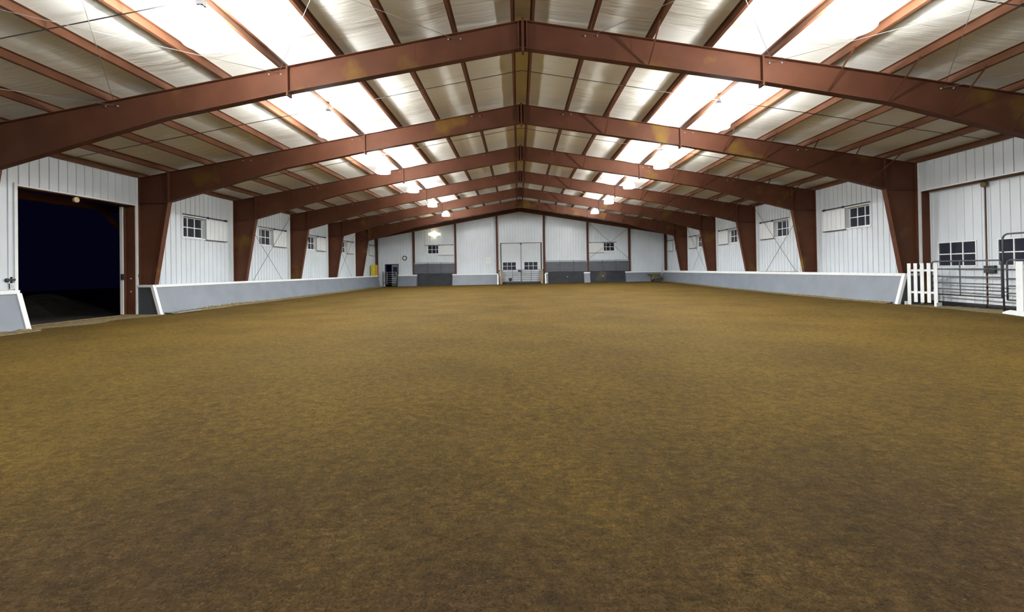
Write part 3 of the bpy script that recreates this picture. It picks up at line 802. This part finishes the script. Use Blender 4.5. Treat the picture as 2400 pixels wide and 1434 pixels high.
# ------------------------------------------------------------------ gates
def pipe_gate(name_label, p0, p1, zs, cat='gate', rad=0.023, braces=(0.5,), group='grey pipe gates', mt='pipe', low=None):
    """gate between plan points p0 and p1 with rails at heights zs (top first)"""
    t = thing('pipe_gate', name_label, cat, (0, 0, 0), group)
    A, B = Vector((*p0, 0)), Vector((*p1, 0)); d = (B-A); L_ = d.length; d.normalize()
    zt_, zb_ = zs[0], zs[-1]; r = 0.12
    def at(u, z): return tuple(A + d*u + Vector((0, 0, z)))
    pts = [at(0, zb_)] + [at(0, zt_-r)]
    for i in range(1, 6):
        th = math.pi/2*i/5; pts.append(at(r-r*math.cos(th), zt_-r+r*math.sin(th)))
    for i in range(0, 6):
        th = math.pi/2*i/5; pts.append(at(L_-r+r*math.sin(th), zt_-r+r*math.cos(th)))
    pts += [at(L_, zb_), at(0, zb_)]
    f = MB(); f.tube(pts, rad*1.15, 8); f.build('frame', M[mt], t)
    for z in zs[1:-1]:
        q = MB(); q.tube([at(0, z), at(L_, z)], rad, 8); q.build('rail', M[mt], t)
    for u in braces:
        q = MB(); n = Vector((d.y, -d.x, 0))
        q.beam(at(L_*u, zb_-0.02), at(L_*u, zt_+0.01), 0.05, 0.012, up=n); q.build('upright', M[mt], t)
    return t
zs = [1.713, 1.42, 1.137, 0.897, 0.675, 0.459]
pipe_gate('grey pipe gate in front of the right wall doors, between picket panel and bow', (15.85, 14.72), (15.93, 17.25), zs, braces=(0.56,))
# tall bow frame and the gate hung inside it (running out of the picture)
t = thing('bow_frame', 'tall grey pipe bow frame standing at the right edge of the view', 'gate frame', (0, 0, 0))
pts = [(15.85, 14.67, -0.06), (15.85, 14.67, 2.40)]
for i in range(1, 7):
    th = math.pi/2*i/6; pts.append((15.85-0.0, 14.67-0.17+0.17*math.cos(th), 2.40+0.17*math.sin(th)))
pts += [(15.80, 13.2, 2.57)]
for i in range(1, 7):
    th = math.pi/2*i/6; pts.append((15.80, 13.2-0.17*math.sin(th), 2.40+0.17*math.cos(th)))
pts += [(15.80, 13.03, -0.06)]
mb = MB(); mb.tube(pts, 0.028, 10); mb.build('bow', M['pipe'], t)
mb = MB(); mb.tube([(15.85, 14.60, 0.66), (15.85, 14.70, 0.66)], 0.018, 6); mb.tube([(15.85, 14.58, 1.42), (15.85, 14.70, 1.42)], 0.018, 6); mb.build('hinge', M['black'], t)
pipe_gate('small grey pipe gate hung inside the tall bow frame', (15.84, 14.55), (15.80, 13.12), [1.71, 1.40, 1.10, 0.86, 0.62, 0.40], braces=())
# centre gates at the end wall
zs2 = [1.66, 1.42, 1.21, 1.0, 0.78, 0.58, 0.38]
def lift(zs, dz): return [z+dz for z in zs]
pipe_gate('left grey pipe gate in front of the end wall doors', (-1.98, 48.0), (0.02, 48.0), zs2, braces=(0.56,))
pipe_gate('right grey pipe gate in front of the end wall doors', (0.16, 48.0), (2.16, 48.0), zs2, braces=(0.5,))
mb = MB(); mb.box(-0.28, 0.02, 47.93, 47.985, 1.42, 1.62)
tag(mb.build('latch_plate', M['black']), 'black latch plate where the two end wall gates meet', 'latch')
for x, lab in ((-2.12, 'left of the end wall gates'), (2.33, 'right of the end wall gates')):
    mb = MB(); mb.box(x-0.085, x+0.085, 47.95, 48.12, 0.0, 1.68)
    tag(mb.build('wood_post', M['wood']), 'rough yellowish wooden gate post '+lab, 'post', 'wooden gate posts')
for (x0, x1, y, zz, gname) in ((-2.06, -1.95, 48.0, (0.55, 1.45), 'pipe_gate.002'), (2.13, 2.27, 48.0, (0.55, 1.45), 'pipe_gate.003')):
    for z in zz:
        mb = MB(); mb.tube([(x0, y, z), (x1, y, z)], 0.018, 6); mb.build('hinge', M['black'], bpy.data.objects[gname])
# bucket on the centre gate
t = thing('bucket', 'small black bucket hanging on the left end wall gate', 'bucket', (-1.13, 47.84, 0.42))
mb = MB(); mb.lathe([(0.13, 0), (0.185, 0.30), (0.195, 0.32), (0.175, 0.30), (0.125, 0.02)], n=18, closed=False); mb.lathe([(0.0, 0.012), (0.13, 0.0)], n=18, closed=False); mb.build('body', M['bucket'], t)
mb = MB(); mb.tube([(0.185*math.cos(a), 0.03+0.03*math.sin(a), 0.31+0.20*math.sin(a)) for a in [math.pi*i/10 for i in range(11)]], 0.007, 6); mb.build('handle', M['galv'], t)
# gate at the small doorway
zg = [1.60, 1.36, 1.14, 0.91, 0.70, 0.50, 0.30]
pipe_gate('light grey pipe gate in front of the small end wall doorway', (-15.0, 47.72), (-13.68, 47.72), zg, braces=(0.22,), mt='galv')
for z in (0.5, 1.4):
    mb = MB(); mb.tube([(-15.13, 47.73, z), (-14.98, 47.72, z)], 0.018, 6); mb.build('hinge', M['black'], bpy.data.objects['pipe_gate.004'])
for x, lab in ((-15.16, 'left'), (-13.58, 'right')):
    mb = MB(); mb.lathe([(0.045, -0.05), (0.045, 1.66), (0.035, 1.69)], (x, 47.74, 0), 12)
    tag(mb.build('gate_post', M['kick_side']), 'dark steel gate post %s of the small doorway gate' % lab, 'post', 'posts of the small doorway gate')

# ------------------------------------------------------------------ picket panel and jump standard on the right
A = Vector((15.55, 17.88, 0)); B = Vector((15.90, 16.98, 0)); d = (B-A).normalized(); nrm = Vector((d.y, -d.x, 0)); L_ = (B-A).length
if nrm.x > 0: nrm = -nrm
t = thing('picket_panel', 'white picket fence panel standing beside the pipe gate on the right', 'picket panel', (0, 0, 0))
w = 0.115; gap = (L_-5*w)/4
for i in range(5):
    u = i*(w+gap)+w/2; z0 = 0.0 if i in (0, 4) else 0.11
    p = A+d*u+nrm*0.02
    mb = MB(); mb.beam(p+Vector((0,0,z0-0.02 if i in (0,4) else z0)), p+Vector((0,0,1.655)), w, 0.022, up=nrm); mb.build('picket', M['white'], t)
for z in (1.37, 0.50):
    mb = MB(); mb.beam(A+Vector((0,0,z)), B+Vector((0,0,z)), 0.03, 0.085); mb.build('rail', M['white'], t)
for (P, sgn) in ((A+d*0.06, -1), (B-d*0.06, 1)):
    mb = MB(); q = P+d*(0.075*sgn)
    mb.beam(q-nrm*0.18+Vector((0,0,0.055)), q+nrm*0.18+Vector((0,0,0.055)), 0.03, 0.15); mb.build('foot', M['white'], t)
t = thing('jump_standard', 'white wooden jump standard cut off by the right edge of the view', 'jump standard', (0, 0, 0))
a = Vector((15.28, 14.18, 0)); b = Vector((14.80, 12.95, 0)); dd = (b-a).normalized(); L2 = (b-a).length; side = Vector((dd.y, -dd.x, 0))
mb = MB()
prof = [(0, 0.0), (L2, 0.0), (L2, 0.035), (L2-0.30, 0.14), (0.34, 0.14), (0.0, 0.05)]
P1 = [a+dd*u+Vector((0,0,z))-side*0.02 for u, z in prof]; P2 = [a+dd*u+Vector((0,0,z))+side*0.02 for u, z in prof]
mb.face(P1); mb.face(P2[::-1])
for i in range(len(prof)):
    j = (i+1) % len(prof); mb.face([P1[i], P1[j], P2[j], P2[i]])
mb.build('foot', M['white'], t)
mb = MB(); c = a+dd*0.62+Vector((0.18, 0.0, 0))
mb.beam(a+dd*0.60+Vector((0.05,0,0.0)), a+dd*0.60+Vector((0.34,0.1,0.0)), 0.05, 0.10)
base = a+dd*0.72
mb.beam(base+Vector((0.12,0.06,0.02)), base+Vector((0.12,0.06,1.66)), 0.30, 0.03, up=side); mb.build('upright', M['white'], t)
mb = MB()
for z in (0.06, 0.11):
    q = a+dd*0.52+Vector((0,0,z)) - side*0.02
    mb.lathe([(0.008, -0.006), (0.008, 0.006)], q, 8, axis=0)
mb.build('bolt', M['black'], t)

# ------------------------------------------------------------------ wheelbarrow in the far right corner
g = fz(14.4, 46.6)
t = thing('wheelbarrow', 'olive wheelbarrow parked against the grey kick wall in the far corner', 'wheelbarrow', (0, 0, 0))
Yw = 46.75
def ring(x0, x1, y0, y1, z): return [(x0,y0,z),(x1,y0,z),(x1,y1,z),(x0,y1,z)]
mb = MB(); lo = ring(13.95, 14.72, Yw-0.26, Yw+0.26, g+0.58); hi = ring(13.55, 14.88, Yw-0.36, Yw+0.36, g+0.84)
mb.face(lo)
for i in range(4):
    j = (i+1) % 4; mb.face([lo[i], lo[j], hi[j], hi[i]])
lo2 = [(x, y, z+0.02) for x, y, z in lo]
hi2 = [((x-14.2)*0.97+14.2, (y-Yw)*0.95+Yw, z+0.005) for x, y, z in hi]
for i in range(4):
    j = (i+1) % 4; mb.face([lo2[i], lo2[j], hi2[j], hi2[i]]); mb.face([hi[i], hi[j], hi2[j], hi2[i]])
mb.face(lo2)
mb.build('tray', M['olive'], t)
mb = MB(); mb.lathe([(0.12, -0.05), (0.19, -0.045), (0.205, 0.0), (0.19, 0.045), (0.12, 0.05)], (14.08, Yw, g+0.205), 20, axis=1)
o = mb.build('wheel', M['tyre'], t)
mb = MB(); mb.lathe([(0.115, -0.02), (0.12, 0.0), (0.115, 0.02)], (14.08, Yw, g+0.205), 14, axis=1); mb.build('hub', M['olive'], o)
for sy in (-0.27, 0.27):
    mb = MB(); mb.beam((13.95, Yw+sy*0.5, g+0.25), (14.80, Yw+sy, g+0.52), 0.045, 0.05); mb.beam((14.80, Yw+sy, g+0.52), (15.25, Yw+sy*1.1, g+0.66), 0.045, 0.05); mb.build('handle', M['plank'], t)
    mb = MB(); mb.tube([(14.72, Yw+sy, g+0.50), (15.02, Yw+sy, g+0.06), (15.12, Yw+sy, g+0.0), (15.16, Yw+sy, g+0.30), (15.02, Yw+sy, g+0.58)], 0.018, 6); mb.build('leg', M['rod'], t)
mb = MB(); mb.beam((13.96, Yw-0.14, g+0.22), (14.16, Yw-0.26, g+0.60), 0.05, 0.05); mb.beam((13.96, Yw+0.14, g+0.22), (14.16, Yw+0.26, g+0.60), 0.05, 0.05); mb.build('wheel_brace', M['wood'], t)

# ------------------------------------------------------------------ small things
t = thing('storage_box', 'tall yellow and orange plastic box standing by the left end of the kick wall', 'box', (0, 0, 0))
mb = MB(); mb.box(-16.02, -15.62, 46.35, 47.3, 0.0, 2.42); mb.build('body', M['yellow'], t)
mb = MB(); mb.box(-15.62, -15.60, 46.37, 47.28, 0.02, 2.40); mb.build('side_face', M['orange'], t)
t = thing('wall_clock', 'round black rimmed clock on the end wall', 'clock', (-12.92, YE-0.03, 3.15))
mb = MB(); mb.lathe([(0.17, -0.028), (0.18, -0.055), (0.25, -0.055), (0.265, -0.03), (0.265, 0.0)], n=32, axis=1, closed=False); mb.build('rim', M['black'], t)
mb = MB(); mb.lathe([(0.0, -0.025), (0.21, -0.025)], n=32, axis=1, closed=False); mb.build('face', M['paper'], t)
mb = MB(); mb.beam((0, -0.03, 0), (-0.10, -0.03, -0.02), 0.006, 0.018, up=(0, 0, 1)); mb.beam((0, -0.034, 0), (0.13, -0.034, -0.01), 0.006, 0.014); mb.build('hands', M['rod'], t)
t = thing('paper_notice', 'white paper notice stuck on the end wall left of the tall doors', 'notice', (0, 0, 0))
mb = MB(); mb.box(-3.83, -3.33, YE-0.045, YE-0.035, 2.40, 3.06); mb.build('sheet', M['paper'], t)
mb = MB()
for (a, b, c, d_) in ((-3.75, -3.72, 2.62, 2.92), (-3.48, -3.45, 2.62, 2.86), (-3.75, -3.45, 2.60, 2.63), (-3.72, -3.50, 2.88, 2.91), (-3.66, -3.54, 2.72, 2.80), (-3.76, -3.64, 2.46, 2.49), (-3.55, -3.45, 2.46, 2.49)):
    mb.box(a, b, YE-0.049, YE-0.045, c, d_)
mb.build('drawing', M['ink'], t)
mb = MB(); mb.box(15.54, 15.66, 24.95, 28.75, 1.27, 1.31)
tag(mb.build('plank', M['plank']), 'narrow brown plank lying on the cap of the right kick wall', 'plank')
# latches and plate by the open doorway
mb = MB(); mb.box(-W-0.0, -W+0.05, 13.33, 13.40, 1.50, 1.62); mb.box(-W+0.02, -W+0.07, 13.30, 13.56, 1.54, 1.60); mb.box(-W, -W+0.05, 13.46, 13.49, 1.46, 1.66)
tag(mb.build('door_latch', M['black']), 'black latch on the wall left of the open doorway', 'latch', 'black door latches')
mb = MB(); mb.box(-W, -W+0.04, 18.02, 18.06, 1.50, 1.74); mb.box(-W+0.0, -W+0.08, 18.02, 18.13, 1.62, 1.66)
tag(mb.build('door_latch', M['black']), 'black latch on the white trim right of the open doorway', 'latch', 'black door latches')
mb = MB(); mb.box(-W, -W+0.03, 13.40, 13.56, 1.28, 1.46)
o = mb.build('wall_plate', M['white']); tag(o, 'small white outlet plate above the near left kick wall', 'outlet plate')
mb = MB(); mb.box(-W+0.03, -W+0.035, 13.43, 13.53, 1.31, 1.43); mb.build('cover', M['ink'], o)
mb = MB(); mb.box(W-0.06, W, 18.05, 18.1, 1.42, 1.62); mb.box(W-0.10, W-0.02, 18.0, 18.14, 1.50, 1.58)
tag(mb.build('door_latch', M['black']), 'black latch behind the picket panel on the right wall', 'latch', 'black door latches')
for x, lab in ((-2.36, 'left'), (2.52, 'right')):
    mb = MB(); mb.box(x-0.06, x+0.06, YE-0.10, YE-0.03, 1.52, 1.66)
    tag(mb.build('door_latch', M['black']), 'small black latch on the jamb %s of the end wall doors' % lab, 'latch', 'black door latches')
# grey board on the ground by the left kick wall
t = MB(); t.beam((-14.78, 18.32, 0.035), (-14.75, 19.65, 0.05), 0.10, 0.04); t.beam((-14.78, 18.32, 0.035), (-15.0, 18.25, 0.06), 0.08, 0.04)
tag(t.build('grey_board', M['galv']), 'bent grey strip lying in the litter beside the left kick wall', 'strip')

# strips of litter banked against the kick walls and door sills
def litter(name, pts, w, h, label, seed):
    rg = random.Random(seed); mb = MB(); rows = []
    n = int(sum((Vector(q)-Vector(p)).length for p, q in zip(pts[:-1], pts[1:]))/0.12)
    P = [Vector((*p, 0)) for p in pts]; tot = [(P[i+1]-P[i]).length for i in range(len(P)-1)]; T = sum(tot)
    nc = 7; ph = rg.uniform(0, 6)
    for i in range(n+1):
        s_ = T*i/n; k = 0
        while k < len(tot)-1 and s_ > tot[k]: s_ -= tot[k]; k += 1
        d_ = (P[k+1]-P[k]).normalized(); c = P[k]+d_*s_; nn = Vector((-d_.y, d_.x, 0))
        amp = h*(0.45+0.55*abs(math.sin(i*0.05+ph)*math.sin(i*0.017+1)))
        for j in range(nc):
            u = j/(nc-1); prof_ = max(0, 1-u)**1.2
            q = c+nn*(w*u*(1+0.15*math.sin(i*0.3)))
            mb.v.append((q.x, q.y, fz(q.x, q.y)+amp*prof_*(0.6+0.8*rg.random()) + (0.012 if j < nc-1 else -0.03)))
    for i in range(n):
        for j in range(nc-1):
            a_ = i*nc+j; mb.f.append((a_, a_+1, a_+nc+1, a_+nc)); mb.sm.append(False)
    for k in range(n*7):
        i = rg.random(); s_ = T*i; kk = 0
        while kk < len(tot)-1 and s_ > tot[kk]: s_ -= tot[kk]; kk += 1
        d_ = (P[kk+1]-P[kk]).normalized(); nn = Vector((-d_.y, d_.x, 0)); u = rg.random(); c = P[kk]+d_*s_+nn*(w*u)
        z = fz(c.x, c.y)+h*0.9*max(0, 1-u)+0.01
        a_ = rg.uniform(0, math.pi); l = rg.uniform(0.03, 0.10); e = Vector((math.cos(a_), math.sin(a_), rg.uniform(-0.2, 0.4)))*l; sd_ = Vector((-math.sin(a_), math.cos(a_), 0))*0.004
        c.z = z; mb.face([c-e-sd_, c+e-sd_, c+e+sd_, c-e+sd_])
    tag(mb.build(name, M['litter']), label, 'litter', kind='stuff')
litter('straw_litter', [(-15.22, 46.9), (-15.22, 18.2)], 0.42, 0.10, 'pale straw litter banked along the foot of the long left kick wall', 1)
litter('straw_litter', [(-15.22, 13.1), (-15.22, 2.0)], 0.45, 0.08, 'straw litter along the foot of the near left kick wall', 2)
litter('straw_litter', [(15.22, 47.0), (15.22, 18.2)], -0.30, 0.06, 'straw litter along the foot of the long right kick wall', 3)
litter('straw_litter', [(-16.3, 18.0), (-16.3, 13.2)], 1.35, 0.03, 'trampled straw across the sill of the open left doorway', 4)
litter('straw_litter', [(16.4, 17.9), (16.4, 13.0)], -1.1, 0.05, 'straw bank below the right wall doors and gates', 5)
mb = MB(); mb.box(-16.62, -16.36, 13.7, 17.9, -0.05, 0.035); struct(mb.build('trim_6', M['wood']))

# ------------------------------------------------------------------ outside the open doorway
t = thing('porch_frame', 'faint brown porch frame outside the open doorway', 'porch frame', (0, 0, 0))
mb = MB(); mb.beam((-18.2, 10.5, 4.62), (-18.2, 22.0, 4.62), 0.15, 0.30); mb.build('beam', M['steel'], t)
mb = MB(); mb.beam((-18.2, 18.5, 4.5), (-18.2, 20.1, 3.15), 0.14, 0.22); mb.build('brace', M['steel'], t)
mb = MB(); mb.beam((-18.2, 20.25, -0.1), (-18.2, 20.25, 4.5), 0.2, 0.2); mb.build('post', M['steel'], t)
mb = MB(); rg = random.Random(5)
NX, NY = 26, 26
for j in range(NY+1):
    for i in range(NX+1):
        u, v = i/NX*2-1, j/NY*2-1; rr = min(1, math.sqrt(u*u+v*v))
        z = 0.95*(1-smoothstep(0, 1, rr)) + (rg.uniform(-0.04, 0.04) if rr < 0.98 else 0)
        mb.v.append((-22.5+u*2.6, 20.0+v*2.6, -0.09+z))
for j in range(NY):
    for i in range(NX):
        a = j*(NX+1)+i; mb.f.append((a, a+1, a+NX+2, a+NX+1)); mb.sm.append(True)
tag(mb.build('dirt_mound', M['dirt']), 'low dirt mound in the dark outside the open doorway', 'dirt mound')
